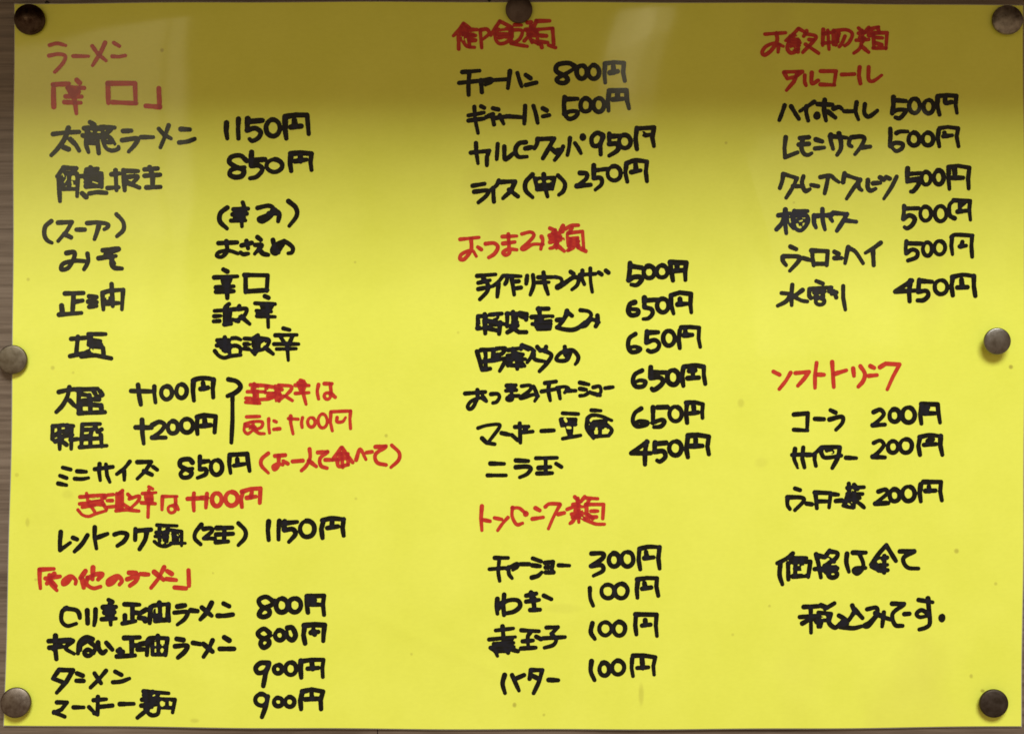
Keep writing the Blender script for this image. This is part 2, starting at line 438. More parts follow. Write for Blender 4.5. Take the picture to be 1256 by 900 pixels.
# ------------------------------------------------------------------ handwriting
STROKES = r'''
@u 940 660 5.233
@v2 590 670 4.738
@y2 940 250 6.427
@z2 940 490 6.0
@t 555 270 6.28
@o1 40 260 4.736
@t2 575 595 6.978
@n2 555 75 4.831
@p 60 730 5.461
@q 565 455 6.28
@r 945 110 6.925
@g 255 365 10.467
@h 295 460 9.6615
@i 90 592 8.971
@j 60 140 8.18
@Q 575 375 7.388
@M 545 15 8.373
@W 925 25 7.177
@m 0 0 1
# kind|ink|region|width|strokes
@A 0 0 5.024
heading|red|A|23|~312,286 360,275 412,288/~310,350 365,340 408,350 402,385 375,420 345,450/458,353 552,354/~655,270 628,330 600,375 578,410/575,292 610,340 660,382/708,272 742,292/~700,355 740,357 780,350
heading|red|A|27|340,665 338,600 338,530/335,528 430,523/480,500 498,518/425,545 525,548/428,548 450,592/495,550 470,592/412,600 510,602/405,636 505,640/452,560 470,640 478,705/440,570 490,572/672,520 675,640/672,520 838,520 842,640/700,636 845,642/985,550 990,668/990,665 905,658
@B 0 140 5.024
dish_name|black|B|28|335,128 420,118 495,115/~430,90 410,150 370,210 325,258/440,160 475,195 495,230/400,210 430,222/@j 46/425,90 465,115/365,150 500,142/350,222 400,240/390,160 400,210/~400,170 385,300 410,388/450,150 450,300/~500,160 500,280 512,400/400,250 540,240/400,290 500,300/530,142 670,145/640,150 580,212/540,160 560,250/~560,240 620,240 670,305/~550,260 580,340 640,375 705,358 710,335/580,290 640,290/-14 435,180 445,185/-17 505,190 525,190/-17 610,335 652,318/@B 28/765,110 815,108/~760,165 850,155 840,190 800,235/875,148 950,148/1045,75 1020,150 995,210/985,95 1015,130 1060,155/1120,98 1175,100/~1110,180 1160,174 1205,158
@D 250 130 5.024
price|black|D|30|145,110 143,160 150,205/218,85 215,150 218,205/275,85 272,150/~272,155 320,142 355,165 342,200 305,220 287,208/285,102 365,95/o 430,140 42 52/505,80 505,150 512,205/505,72 570,62 640,62 645,120 650,178/562,95 565,130/540,135 602,129
price|black|D|29|~268,342 230,310 175,318 162,350 200,378 250,400 238,435 195,442 165,425 180,395 255,382/300,290 295,365/300,340 380,335/~298,372 345,372 365,398 330,440 290,450/o 440,372 48 38/540,310 535,360 542,405/540,298 600,293 668,298 662,350 668,398/597,310 600,345/565,345 635,335
note|black|D|27|~150,630 108,665 105,715 148,758/245,598 252,620/188,640 278,636/198,645 218,680/262,642 244,685/182,672 268,667/172,710 260,708/232,640 240,745/200,690 250,690/~335,632 400,618 430,635 405,672 345,698 365,715 415,685 445,640/~435,640 468,665 462,712/405,665 465,668/~525,590 570,630 575,680 530,742
@B 0 140 5.024
dish_name|black|j|44|165,545 130,590 95,632/160,545 290,550/280,560 230,612/110,622 125,880/~170,602 270,600 300,640 295,830/160,700 280,692/130,752 280,757/215,620 215,750/160,640 150,720/-12 152,605 165,632/-12 168,692 188,660/-15 245,682 255,732/430,545 440,600/390,565 500,555/330,630 540,602/385,592 520,600/380,650 545,650/380,690 540,690/385,728 540,728/390,660 385,735/540,620 540,735/-14 455,685 500,700/345,802 385,838/~420,802 500,790 590,797/640,610 720,602/680,570 690,770/600,747 710,740/760,572 772,770/760,577 905,580/~780,640 900,632 860,690 820,712/790,690 920,745/970,562 1100,552/970,627 1125,616/1020,540 1050,620 1050,730/990,742 1130,737
@C 0 280 5.024
note|black|B|27|~325,662 288,695 282,745 300,780 328,795/365,672 450,668 420,722 365,785/405,742 445,762/480,715 530,715/~545,674 610,670 670,680 672,698 650,712/620,678 605,730 590,772/~725,620 765,665 768,715 728,755
dish_name|black|o1|26|~205,240 248,235 248,268 215,325 175,335 185,302 250,285 310,287/~325,245 330,285 320,310 305,335/415,225 505,215/505,218 430,250/390,270 490,257/~470,265 465,300 482,325 525,330/450,255 480,300
dish_name|black|o1|25|195,475 302,472/245,477 238,590/250,522 297,515/175,545 180,590/160,597 290,587/335,490 377,495/330,522 377,526/335,552 377,547/412,470 418,567/~420,468 460,458 535,452/532,455 525,567/465,420 472,548/430,532 505,530/440,510 470,505/-12 440,482 440,503
dish_name|black|o1|25|230,737 320,730/270,725 260,825/225,837 310,820/330,710 430,710/345,715 332,770/338,745 400,750/350,760 347,820/345,777 410,785/390,760 415,790 420,835/365,765 400,770/300,827 340,805/290,837 370,832 462,850/-12 347,800 353,810/-14 383,805 389,813
@E 250 280 5.024
dish_name|black|E|27|95,95 210,90/~145,82 148,145 115,178 85,170 102,148 160,140 215,157/238,108 300,92/268,80 278,125/~232,152 250,162 280,158/335,58 355,74/~320,106 362,108 318,160/~345,132 370,158 402,166/~430,75 440,120 465,152/~500,82 455,152 428,145 440,112 500,85 550,118 548,150 525,156
dish_name|black|E|27|125,255 150,268/70,305 212,298/122,312 130,350/168,310 152,355/80,365 190,358/80,392 188,388/145,305 150,430/262,290 262,395/255,290 398,292 392,388/262,390 395,382
dish_name|black|g|50|95,170 180,165/90,240 170,235/85,305 160,300/~280,85 235,115 215,150/225,150 225,340/260,130 255,345/300,165 290,335/220,345 305,335/300,155 400,150/415,110 390,150/~400,150 505,145 490,215 440,260 370,300/330,285 400,305/430,240 545,340/-20 360,245 430,205/740,-15 786,6/615,75 870,85/700,100 720,160/830,100 800,160/760,90 775,180/630,170 820,182/645,205 750,210/640,238 870,248/775,100 785,380
dish_name|black|g|48|130,550 290,545/225,510 230,690/125,615 290,600/150,580 280,575/180,640 300,640/~100,685 150,745 220,772 300,750 430,735/210,675 280,690/~320,522 375,520 430,540/~290,625 370,615 425,650 420,730/285,640 290,735/-32 325,690 355,668/-14 190,722 245,735/480,525 560,530/480,598 540,595/470,655 560,662/575,680 610,725/~650,485 610,505 585,530/600,520 590,690/640,510 630,700/665,540 660,665/~670,520 790,540 775,610 720,660 640,680/700,560 770,545/745,640 845,720/-20 700,603 730,580/-14 535,565 560,578/-16 545,628 575,650/975,395 1055,415/875,485 1150,480/940,505 985,570/1090,505 1060,570/855,595 1170,595/890,660 1140,655/1025,590 1040,800/-20 1012,515 1018,545
@F 55 465 10.0
dish_name|black|F|54|185,155 300,128 400,120/~315,95 290,210 230,320 155,400/320,260 370,315 420,350/405,125 660,115/430,130 425,410/450,180 560,200/~560,195 555,245 480,255/600,120 655,220 720,190/675,245 590,240/440,300 700,320/450,300 455,400/570,250 570,395/700,320 710,395/430,415 750,402/690,145 720,185
@G 50 455 5.024
price|black|G|27|562,122 690,125/605,85 612,150 622,205/705,95 705,140 712,192/o 780,132 34 40/o 873,122 32 42/945,65 942,120 948,180/~945,58 965,48 1005,42 1050,46 1070,55/1070,52 1065,110 1068,160/1005,72 1010,108/990,110 1035,102
dish_name|black|F|50|110,570 105,730 140,760/110,575 240,560/130,690 200,640/190,570 195,850/140,760 230,720/240,560 360,570/290,560 285,650/210,640 340,620/210,700 350,680/340,600 335,850/240,770 280,800/330,740 410,730/470,550 690,545/470,555 460,820/480,620 640,610/620,550 660,640 710,610/590,610 570,690 480,700/450,730 710,720/570,690 570,815/700,680 710,820/440,830 770,812
price|black|G|28|590,345 688,347/630,300 632,380 640,445/~692,332 735,312 768,330 745,370 692,408/692,408 775,408/o 820,345 32 38/o 905,335 38 42/970,290 965,340 970,385/968,282 1010,270 1082,277 1078,330 1075,375/1015,300 1018,335/992,338 1050,332
note|black|G|27|~1160,50 1210,62 1235,95 1205,130 1155,152/1185,155 1185,300 1178,438
dish_name|black|G|24|142,592 190,604/125,642 165,656/115,690 165,700/230,615 285,618/~215,660 260,662 300,655/340,602 450,588/368,570 365,620 372,670/408,572 415,640 432,680/~555,555 520,597 475,632/520,612 520,668/600,558 685,556 650,612 600,660/640,612 690,636/697,588 722,606
@H 260 455 5.024
price|black|H|26|~-115,560 -135,540 -185,547 -190,580 -150,602 -120,622 -135,648 -172,652 -188,630 -165,605 -115,598/-70,525 -72,600/-68,558 -18,552/~-70,602 -35,602 -35,632 -85,655/o 32,590 35 45/112,522 110,570 118,625/112,514 220,508 226,560 235,612/160,540 162,572/140,580 202,570
note|red|h|40|125,115 330,125/170,105 170,330/90,195 330,195/70,272 150,275/70,320 235,332/205,125 205,330/150,160 180,250/310,130 315,180/150,292 330,282 410,258/330,130 410,142/300,200 420,200/330,242 420,238/-16 200,160 262,160/-18 325,183 400,183/-20 262,250 290,242/420,130 432,300/~460,120 470,220 465,305/~465,120 600,130 600,180 530,240 460,300/400,200 480,230/440,160 500,170/530,240 620,298/-22 525,215 555,180/715,60 755,72/655,118 815,122/690,90 712,170/770,100 752,180/732,80 740,200/655,215 815,206/745,200 782,340/~930,110 915,190 930,278/1000,100 1090,100/1070,105 1080,210/o 1035,245 36 38/1075,215 1125,260
note|red|h|38|80,490 235,485/~60,575 150,548 262,550 258,610 190,640/~60,575 50,650 90,690 140,660/150,555 162,625/70,600 150,605/110,620 180,615/~160,635 225,685 290,690/-18 84,638 97,630/-20 203,592 222,590/~340,515 340,600 350,680/405,540 432,552/400,638 470,630/600,482 600,560 628,690/575,512 690,520/~740,502 728,560 735,618/o 845,555 44 56/o 980,540 54 82/1075,440 1070,560 1092,655/1078,432 1310,422/1308,425 1300,520 1308,630/~1150,500 1150,550 1215,548 1250,500
note|red|H|23|~350,505 310,540 308,580 350,625/392,520 455,515/~415,518 412,580 390,605 380,585 410,568 440,575/442,552 470,568/500,555 562,550/~605,478 608,530 585,580 555,610/600,550 645,585/655,500 715,495/~715,495 670,535 675,580 712,595/700,545 760,545/800,470 770,510 745,545/805,470 870,560/778,540 845,532/782,512 840,508 842,575/~775,545 785,585 840,575/800,505 808,590/~890,545 915,480 950,542/955,500 988,495/1010,465 1075,460/~1070,465 1010,510 1020,560 1075,575/~1110,455 1155,500 1152,545 1105,590
@I 30 590 5.024
note|red|i|36|85,150 180,145/155,112 178,240/80,225 200,210/~150,142 360,130 330,168 220,185/210,192 330,200/~60,290 110,345 180,362 250,335 370,300/110,262 250,240/205,250 245,310/230,230 350,240/345,140 350,160/330,215 375,285/-14 205,178 300,165/-18 262,266 320,265/-14 120,290 150,320/395,130 450,125/385,190 440,190/390,262 470,255/550,80 500,120/490,115 490,280/520,110 520,290/548,110 548,285/480,302 600,290 730,305/610,120 640,150/~625,170 730,140 720,195 625,285/565,235 620,270/840,40 882,62/770,112 920,102/800,125 812,200/872,125 878,200/840,80 845,230/760,215 910,225/820,175 870,178/835,220 830,370/990,150 985,290/988,145 1150,145/1130,148 1135,235/o 1090,285 40 40/1130,225 1162,285
@J 200 590 5.024
note|red|J|25|155,106 240,102/195,72 192,130 195,178/240,100 275,100/275,75 268,160/o 335,110 30 40/o 425,105 38 42/495,68 485,110 490,155/490,62 545,45 605,42 602,90 600,130/550,65 545,95/520,100 575,92
dish_name|black|I|27|230,310 225,370 225,422 288,376/305,345 330,355/~395,330 360,385 315,430/440,280 438,340 450,410/450,345 518,320/~560,325 600,314 638,325 620,365 578,395/690,292 688,358/692,302 785,295/~760,300 750,355 715,415/@i 42/930,458 1150,466/960,475 950,560/920,540 1050,540/910,582 1040,590/1052,480 1040,640/~900,640 950,680 1020,692 1085,668/1005,500 1012,660/955,600 962,650/1075,512 1200,530 1200,685/1110,520 1112,650/1150,535 1152,650/1080,658 1240,658/1080,580 1180,585/-24 992,508 1010,500/-24 1075,568 1080,608/-24 985,650 995,650/-12 1152,565 1160,572
note|black|J|26|~240,265 205,310 200,350 235,385/~255,290 298,285 305,305 255,348/260,348 325,350/335,285 430,283/332,325 435,320/382,290 380,365/330,372 405,368/~468,255 510,300 508,345 468,390
price|black|J|28|655,245 650,300 655,358/720,242 715,300 715,355/752,245 748,295/755,255 830,247/~750,298 800,292 818,322 778,370/o 893,290 44 50/990,245 978,290 985,345/~985,238 1040,226 1115,232/1115,232 1108,285 1115,332/1045,245 1042,275/1015,285 1080,275
heading|red|I|26|100,540 100,600 105,655/100,540 188,535/135,595 225,583/~190,565 160,600 145,625/160,575 170,630 205,668/170,610 200,640/~290,590 270,620 245,630 248,605 290,580 322,605 320,628/382,550 352,592/362,595 372,650/~395,595 440,570 485,568 460,600/428,528 425,600/~395,590 390,630 430,655 475,645/~578,585 550,620 522,630 525,605 578,580 605,608 590,632/650,560 692,562/~638,600 700,582 692,610 655,640/720,567 768,570/865,525 830,595 785,652/805,555 862,602/885,550 912,567/880,598 940,605/1015,545 1018,640/930,650 1000,656
@K 30 730 5.024
dish_name|black|p|30|~125,78 95,105 92,165 130,198 190,183/~115,82 185,92 208,115 214,145/262,95 265,180/~318,90 316,150 308,195/405,25 430,38/370,75 455,72/380,110 445,108/360,155 455,150/415,50 420,190/395,80 398,150/436,80 432,150/512,55 612,58/565,60 565,162/565,110 615,113/515,130 515,180/498,182 585,166/622,110 655,90/610,145 650,150/640,150 650,165/685,75 680,180/~685,90 700,65 745,58 805,52/805,55 802,110 810,165/745,45 747,160/722,100 716,165/700,130 800,130/718,165 800,160/-13 728,82 729,108/-17 775,80 775,135/865,70 915,62/~845,110 930,106 915,150 865,190/955,95 1000,100/~1095,45 1060,110 1020,155/1030,75 1095,130/1175,50 1212,68/~1135,130 1180,130 1235,122
@L 200 720 5.024
price|black|L|29|~685,85 640,55 595,72 605,108 655,135 655,165 622,178 595,165 615,130 670,105 690,78/o 735,108 36 42/o 815,105 38 42/890,58 888,100 895,150/890,52 995,48 988,100 995,165/925,60 930,100/905,75 935,75/905,100 975,103
dish_name|black|p|30|5,300 150,290/~50,265 48,340 56,420/10,345 100,338/85,310 35,352/~100,302 168,298 118,345 175,385/~298,287 255,275 212,310 200,382/~255,300 220,330 215,360/o 268,378 24 20/~280,305 315,340 305,380/~335,310 342,355 365,380 388,365/390,312 430,357/510,280 612,276/560,285 560,395/560,330 600,328/482,355 484,395/468,365 500,372/460,402 582,395/615,320 648,315/600,355 640,355/668,300 662,392/~668,300 690,280 800,282/798,285 785,392/735,265 736,385/702,310 700,385/700,388 782,388/700,340 782,336/-10 718,310 718,328/-13 765,305 765,325/-10 718,355 718,372/-13 764,352 762,372/860,285 905,292/~850,335 930,330 915,370 870,410/970,312 1018,320/~1100,295 1075,350 1040,405/1040,320 1100,370/1180,275 1212,295/1150,352 1245,352
price|black|L|29|~660,275 625,250 588,275 605,302 650,318 655,345 625,365 605,345 615,318 665,290/o 722,290 28 30/~770,245 800,245 820,290 800,320 770,300 765,270/875,238 868,290 878,340/872,230 935,225 998,228 992,280 990,325/930,255 938,285/915,275 960,270
dish_name|black|p|29|75,490 32,550/75,492 168,495 125,570 60,645/35,550 108,578/195,515 232,530/190,565 238,566/~388,498 340,555 285,610/312,515 355,580/450,503 492,525/~435,575 490,570 545,550
price|black|L|28|~655,460 605,460 575,490 590,520 630,510 658,465/655,470 635,530 622,600/o 712,498 25 26/o 790,495 33 38/852,448 850,500 855,550/852,450 920,440 992,440 985,490 988,545/920,460 925,495/895,495 960,490
dish_name|black|p|27|60,710 128,710 90,758 38,780/42,775 112,805/172,742 240,742/305,695 390,688/335,672 333,790/275,740 305,770/355,738 432,730/330,788 308,782/482,720 575,718/640,635 808,648/650,640 660,740/700,640 695,740/630,690 740,680/625,730 740,720/~742,645 680,740 600,810/~655,750 690,792 735,785 745,740/745,690 850,690 835,775/750,690 750,745/800,690 798,740/750,742 832,745/640,660 720,660/660,710 730,706/-10 706,664 714,660/-15 690,766 702,762/-28 764,712 766,722/-12 816,705 818,725
price|black|L|28|o 610,685 36 35/~650,665 640,720 615,790/o 715,698 26 26/o 785,698 28 30/862,640 850,690 855,742/862,635 920,622 990,635 975,685 978,742/920,645 922,680/880,682 960,678
@M 545 15 8.373
heading|red|M|37|~195,135 150,200 95,255/200,130 255,172/150,260 150,388/180,170 200,270/222,170 232,260/250,190 335,190/170,230 300,240/230,262 320,252/~180,285 230,360 310,372/255,300 320,300/242,230 262,365/-16 192,268 195,292/370,195 385,375/~370,192 435,185 460,230 395,288/~570,105 520,180 478,250/570,105 690,165/530,192 650,182/~520,235 530,295 570,335 640,320 680,270 670,190/535,235 660,235/565,270 650,262/690,175 700,320/720,142 790,145/~690,195 785,195 800,230 770,290 710,330/685,330 770,347 850,360/-18 580,170 612,166/-13 572,302 618,288/-24 716,288 736,262/850,120 890,112/835,190 920,182/890,140 900,240/~945,100 920,180 965,240/950,102 1080,100/930,192 1110,177/1110,180 1122,340/950,200 960,340/860,240 920,250/820,305 870,250 900,320/905,300 980,340/990,252 1045,255/980,312 1060,322/990,340 1000,372/1070,350 1140,375/850,195 880,260/885,160 935,215
@N 540 10 5.024
dish_name|black|n2|24|60,70 162,62/40,135 165,122/~100,80 95,140 96,205/170,120 175,190/~165,126 225,112 230,128 195,145/240,118 330,112/~340,65 335,110 328,165/~385,75 395,110 410,155/435,88 462,107/435,147 497,132
price|black|N|27|~830,365 790,345 725,355 715,395 770,425 785,450 760,468 725,460 720,440 765,415 815,385 832,362/o 870,400 32 40/o 945,400 33 42/1015,350 1010,410 1015,465/1012,348 1070,340 1130,345 1125,400 1135,455/1065,365 1068,402/1045,405 1092,396
@O 560 110 5.024
dish_name|black|n2|24|95,327 187,310/95,357 187,345/130,275 135,350 152,430/170,273 188,282/200,337 240,320/235,330 246,380/240,285 272,292/280,325 302,375/250,342 340,330/320,332 420,338/430,270 425,375/~480,270 495,320 505,370/535,285 557,297/535,332 572,325
price|black|O|28|665,52 660,100 665,158/670,65 745,62/~662,155 700,138 745,142 730,172 695,185 672,168/o 795,100 33 40/o 875,100 33 42/938,20 930,80 935,135/940,12 1045,10 1050,70 1062,120/990,20 992,60/960,65 1035,60
dish_name|black|n2|25|110,547 220,535/140,490 142,545 152,610/218,535 205,570 205,620/268,495 262,585/~308,510 310,580 330,577 368,545/~435,485 395,492 373,530 390,570 442,570/432,522 470,515/~505,465 500,495 485,520/510,466 602,462/~600,465 570,520 535,580/590,525 617,547/~655,510 640,545 605,590/622,530 648,530/~695,460 690,510 680,560/~725,490 745,520 760,550/o 772,455 8 10
price|black|O|27|~900,285 865,270 832,300 838,345 875,345 905,295/900,290 885,350 887,402/940,275 940,335/945,292 1010,288/~940,338 990,338 992,375 940,410/o 1035,325 36 40/1110,242 1102,310 1110,370/1108,245 1215,238 1205,300 1215,352/~1150,275 1165,285 1195,280/-15 1133,285 1140,272/-13 1168,262 1182,262
dish_name|black|n2|25|120,742 190,730/~130,777 210,770 202,800 155,840/~275,710 260,740 225,765/240,755 245,835/280,720 372,715/~370,718 345,770 300,815/335,765 387,805/~475,675 435,720 435,770 475,810/490,700 502,765/490,702 602,695 590,760/500,735 595,730/540,675 545,740 562,805/502,762 590,758/~625,680 665,725 658,770 630,795/-17 514,718 521,716/-17 563,715 572,714
price|black|O|27|~760,517 800,522 795,555 740,597/740,597 825,590/845,470 845,545/850,502 925,492/~845,548 888,548 893,585 855,620/o 970,520 40 44/1045,460 1038,515 1050,570/~1045,458 1100,440 1172,447/1172,447 1165,510 1172,567/1102,465 1105,500/1075,512 1132,502
@P 550 260 5.024
heading|red|t|28|60,150 205,135/~145,145 145,230 95,300 60,300 75,262 150,235 185,280/195,210 222,228/~255,185 320,180 350,210 325,260 280,290/385,130 495,125/390,182 480,170/~430,110 435,200 440,250 410,270 390,250 430,225 495,230/~535,110 600,95 628,120 590,170 535,220 560,225 620,190 700,190/~685,130 695,160 680,225/750,65 790,82/850,45 830,80/745,122 850,92/790,80 800,220/750,172 850,150/~810,170 780,210 750,220/800,190 860,240/770,102 830,140/752,142 830,130/~870,70 910,45 968,42/920,60 900,100/890,102 1000,90 1010,225/885,110 890,200/910,142 960,140/910,150 900,230/905,170 970,165/905,197 970,195/960,150 965,210/890,235 930,215/970,212 1025,240/-14 850,160 850,205/-12 902,124 960,119
dish_name|black|t|30|190,432 332,420/200,485 290,465/200,532 300,512/~240,450 275,500 268,550 212,610/~390,430 350,480 310,510/355,490 345,590/~422,430 418,470 405,495/400,430 527,435/455,440 475,575/480,475 510,472/480,527 527,520/575,430 568,490/~620,425 625,500 600,575/660,442 800,440/650,482 742,480/~700,405 710,490 735,570/~790,440 835,452 840,490 805,512 812,526 860,500/910,400 932,415/~860,490 930,442 970,452 960,500 920,535/980,422 1100,415/~1000,390 998,450 1015,495/~1060,375 1062,470 1075,555/1125,405 1147,420/1180,390 1200,405
@Q 575 375 7.388
dish_name|black|Q|37|85,95 80,205/85,95 160,95/145,78 150,250/78,205 190,192/100,150 200,142/192,82 300,72/~225,78 258,100 222,140/170,132 330,168/200,165 270,170/285,152 275,255/190,208 262,225/-15 112,128 116,182/-10 225,108 245,100/350,72 345,190/345,75 450,75/400,58 400,185/428,80 420,180/375,185 440,178/350,240 425,195/405,195 440,150/425,222 455,240 520,240/462,65 525,75 520,125/470,95 510,112/-12 374,95 377,135/625,30 720,28/632,25 648,100/570,102 760,95/575,165 605,170/610,140 740,140/605,165 740,165/612,190 740,188/625,208 732,205/645,110 650,140/-10 688,121 738,113/890,45 880,72/885,50 935,92/~890,70 850,140 808,190/800,130 850,125/~800,195 850,210 930,218 990,200 1050,150/~1010,40 1080,50 1108,82 1080,130 1010,185/~1015,190 1060,178 1110,125 1180,150/1165,90 1170,150 1150,185/1020,180 1075,140
dish_name|black|Q|36|75,415 100,500 118,580/110,402 240,395/150,430 155,570/125,580 195,570/130,505 180,500/225,400 215,480/180,498 230,492/~250,390 330,385 310,425 270,450/232,440 265,480/~210,498 340,478 320,520 280,590/262,440 252,480/-13 124,425 130,462/-12 180,440 183,472/-14 272,412 288,410/360,402 480,382/400,388 412,420/482,355 472,390/350,450 420,450/400,430 490,442/360,482 510,482/435,430 440,570/385,500 355,540/462,500 505,545/380,537 480,545/405,460 470,460/~480,360 560,385 590,410/~590,410 560,470 530,512/490,370 540,395/620,372 642,398/~590,430 600,485 690,505/700,372 690,412/645,405 690,400/~695,410 748,445 715,510 640,592/868,372 872,420/~890,412 830,428 790,482 830,500 890,488 920,430/~860,412 940,402 990,455 985,500 965,528/875,440 895,465
@R 740 300 6.0
price|black|R|33|195,138 192,200 182,262/205,160 280,172/~185,262 225,240 272,240 280,262 245,297 205,295/o 335,205 40 44/o 430,200 40 44/490,138 500,200 510,265/490,132 608,137 600,200 602,262/540,155 540,185/520,195 580,190
price|black|R|33|~230,425 195,440 182,490 205,520 250,512 252,482 205,475/300,392 300,455/305,412 400,405/~300,462 350,475 360,508 330,542 292,548/o 435,450 42 50/495,380 498,450 515,508/495,375 560,355 642,365 638,440 645,500/562,400 565,432/545,440 610,435
price|black|R|33|~235,657 190,690 182,750 205,788 250,785 270,765 230,750 188,760/320,640 315,715/320,648 400,645/~315,720 375,702 408,730 395,770 350,788 325,778/o 480,690 42 54/560,630 552,700 560,760/570,610 635,606 702,612 698,690 710,752/600,625 602,662/590,668 650,665
@S 550 410 5.0
dish_name|black|q|29|35,172 190,160/130,145 132,210/~132,200 100,270 70,290 55,268 85,228 150,205 190,228/170,188 198,228/~235,177 285,175 300,200 280,235 250,245/355,112 425,108/350,150 430,145/390,110 394,205/o 378,212 22 14/380,190 450,190/365,130 415,128/~470,115 535,110 535,145 470,195 465,208 500,200 560,180 600,192/~560,120 580,160 588,195 570,230/650,92 735,80/622,157 725,140/~682,95 676,150 690,225/~740,128 800,120 830,135 800,165/752,130 766,210/815,150 885,150/918,88 985,102/918,135 965,142/~918,190 955,185 995,160/~1020,125 1068,118 1078,160 1050,188/1008,168 1072,185/1110,130 1170,122
dish_name|black|q|29|~135,437 200,417 290,408 300,430 250,500 212,548/165,515 200,550 262,560/315,475 372,487/418,428 522,425/455,400 460,548/395,490 440,530/485,470 555,463/505,440 480,470/622,460 718,455/785,322 905,328/770,372 778,420/775,368 885,370 880,410/780,415 885,410/822,430 838,500/852,430 850,500/785,517 922,492/838,390 840,440/790,395 870,395/-22 803,366 812,384/-22 823,432 842,434/1005,300 1078,304/~975,370 972,440 1022,515/~975,362 1010,338 1080,345 1162,378/1000,392 1120,382/1010,405 1100,412/990,432 1142,430/~1112,400 1162,450 1140,495/1020,502 1140,495/1010,420 1015,500/1072,440 1070,490/1040,440 1040,400/-14 1000,382 1015,366 1042,358/-17 1046,440 1041,465/-25 1100,465 1114,446
dish_name|black|q|31|230,708 335,710/208,800 350,800/425,685 520,690/~425,737 510,732 540,750 510,790 455,815/580,668 742,665/655,670 656,780/600,742 690,735/590,785 705,782/735,710 775,735
@T 740 430 5.627
price|black|T|31|~265,137 215,165 202,215 225,248 272,245 288,215 250,205 208,222/325,115 322,182/340,150 430,150/~325,188 390,185 410,215 380,250 345,270 332,260/o 478,185 40 50/550,118 540,180 550,242/~552,112 620,102 690,110/690,110 690,170 700,228/612,125 618,180/580,190 655,186/590,140 630,135
price|black|T|31|~260,397 215,430 202,485 230,520 290,510 300,492 250,485 212,500/340,390 340,475/372,390 440,388/~338,495 400,475 420,490 395,520 348,525/o 495,435 43 50/575,360 568,430 575,495/570,358 630,355 685,368 680,420 682,462/620,380 625,425/595,432 650,425
price|black|T|32|300,628 190,705 325,705/298,625 285,700 285,782/355,632 350,690/362,640 430,634/~352,695 410,692 425,730 390,762 368,755/o 495,670 42 48/580,595 570,680 580,732/582,585 650,580 725,592 715,660 725,712/635,608 635,650/600,657 680,655
@U 570 590 5.024
heading|red|t2|30|112,175 104,280 112,380/120,290 182,302/220,275 280,287/~335,270 290,320 248,380/~375,185 372,260 410,330 460,320/~370,190 430,190 480,230/o 488,240 9 9/570,190 607,210/545,282 637,268/~655,180 690,155 780,155/~780,160 730,250 680,365/765,242 815,230/905,95 932,122/990,95 960,130/~840,202 900,180 980,180/930,110 940,310/880,242 990,235/885,268 980,270/~920,250 890,300 865,320/950,250 990,290/1010,105 1102,110/1030,120 1010,160/1000,160 1152,160 1145,280/1005,170 1010,270/1045,216 1100,215/1040,266 1090,265/~1000,290 1080,325 1158,328/890,160 960,150/910,212 960,215/1020,245 1060,280/-13 963,156 976,149/-9 960,205 966,205/-10 964,270 971,272
dish_name|black|v2|23|80,62 157,62/50,128 150,120/~105,80 100,140 108,195/~160,115 162,155 180,180/~150,125 205,95 210,112 185,130/230,98 280,98/300,65 347,82/298,105 342,110/~295,175 330,165 352,145/370,90 418,85 410,140/375,118 395,116/375,146 420,145/450,104 512,106
price|black|U|28|~780,440 850,440 845,472 775,517/~778,518 840,512 850,545 792,577/o 918,480 32 40/o 1000,475 37 45/1075,415 1070,480 1080,538/~1075,412 1130,400 1198,402/1198,402 1190,470 1198,533/1115,432 1120,468/1105,470 1160,465
@V 580 700 5.024
dish_name|black|v2|25|~95,300 90,340 95,385/135,275 130,340 134,392/100,332 130,320/~100,358 150,312 212,308 228,340 195,372 140,385/262,280 320,268/290,262 318,308/262,315 337,305/~292,290 305,320 310,365/285,364 342,362/365,280 408,300
price|black|V|26|~720,100 722,160 740,208/o 830,120 40 42/o 912,118 40 44/1015,52 1008,110 1012,160/1010,47 1070,38 1132,40 1128,90 1140,147/1055,70 1060,100/1040,105 1095,97
dish_name|black|v2|23|85,482 187,470/125,458 130,515/48,535 200,520/180,530 58,582/75,560 190,553/80,582 190,578/~55,582 82,602 95,630/90,602 160,600/100,562 180,570/140,590 158,612/170,590 214,602/235,480 337,486/~288,490 272,520 275,575/242,545 302,540/320,518 347,532/232,587 317,582/380,465 447,462 410,500/~408,500 436,530 420,565 368,582/360,527 487,520
price|black|V|26|~735,315 725,370 750,412/o 815,350 37 40/o 900,350 36 42/1002,268 998,330 1005,385/1000,262 1130,264 1125,330 1132,395/1060,297 1062,328/1040,330 1092,324
dish_name|black|v2|25|~138,740 126,790 140,845/~180,740 200,785 220,830/198,762 250,740/290,712 282,762/290,712 357,712/~355,712 335,780 305,845/300,745 335,762/392,768 447,770
price|black|V|26|~730,550 725,610 748,665/o 808,598 30 40/o 893,588 37 42/980,532 976,590 985,640/985,515 1050,514 1122,525 1110,580 1115,632/1040,535 1045,592/1010,590 1078,586
@W 925 25 7.177
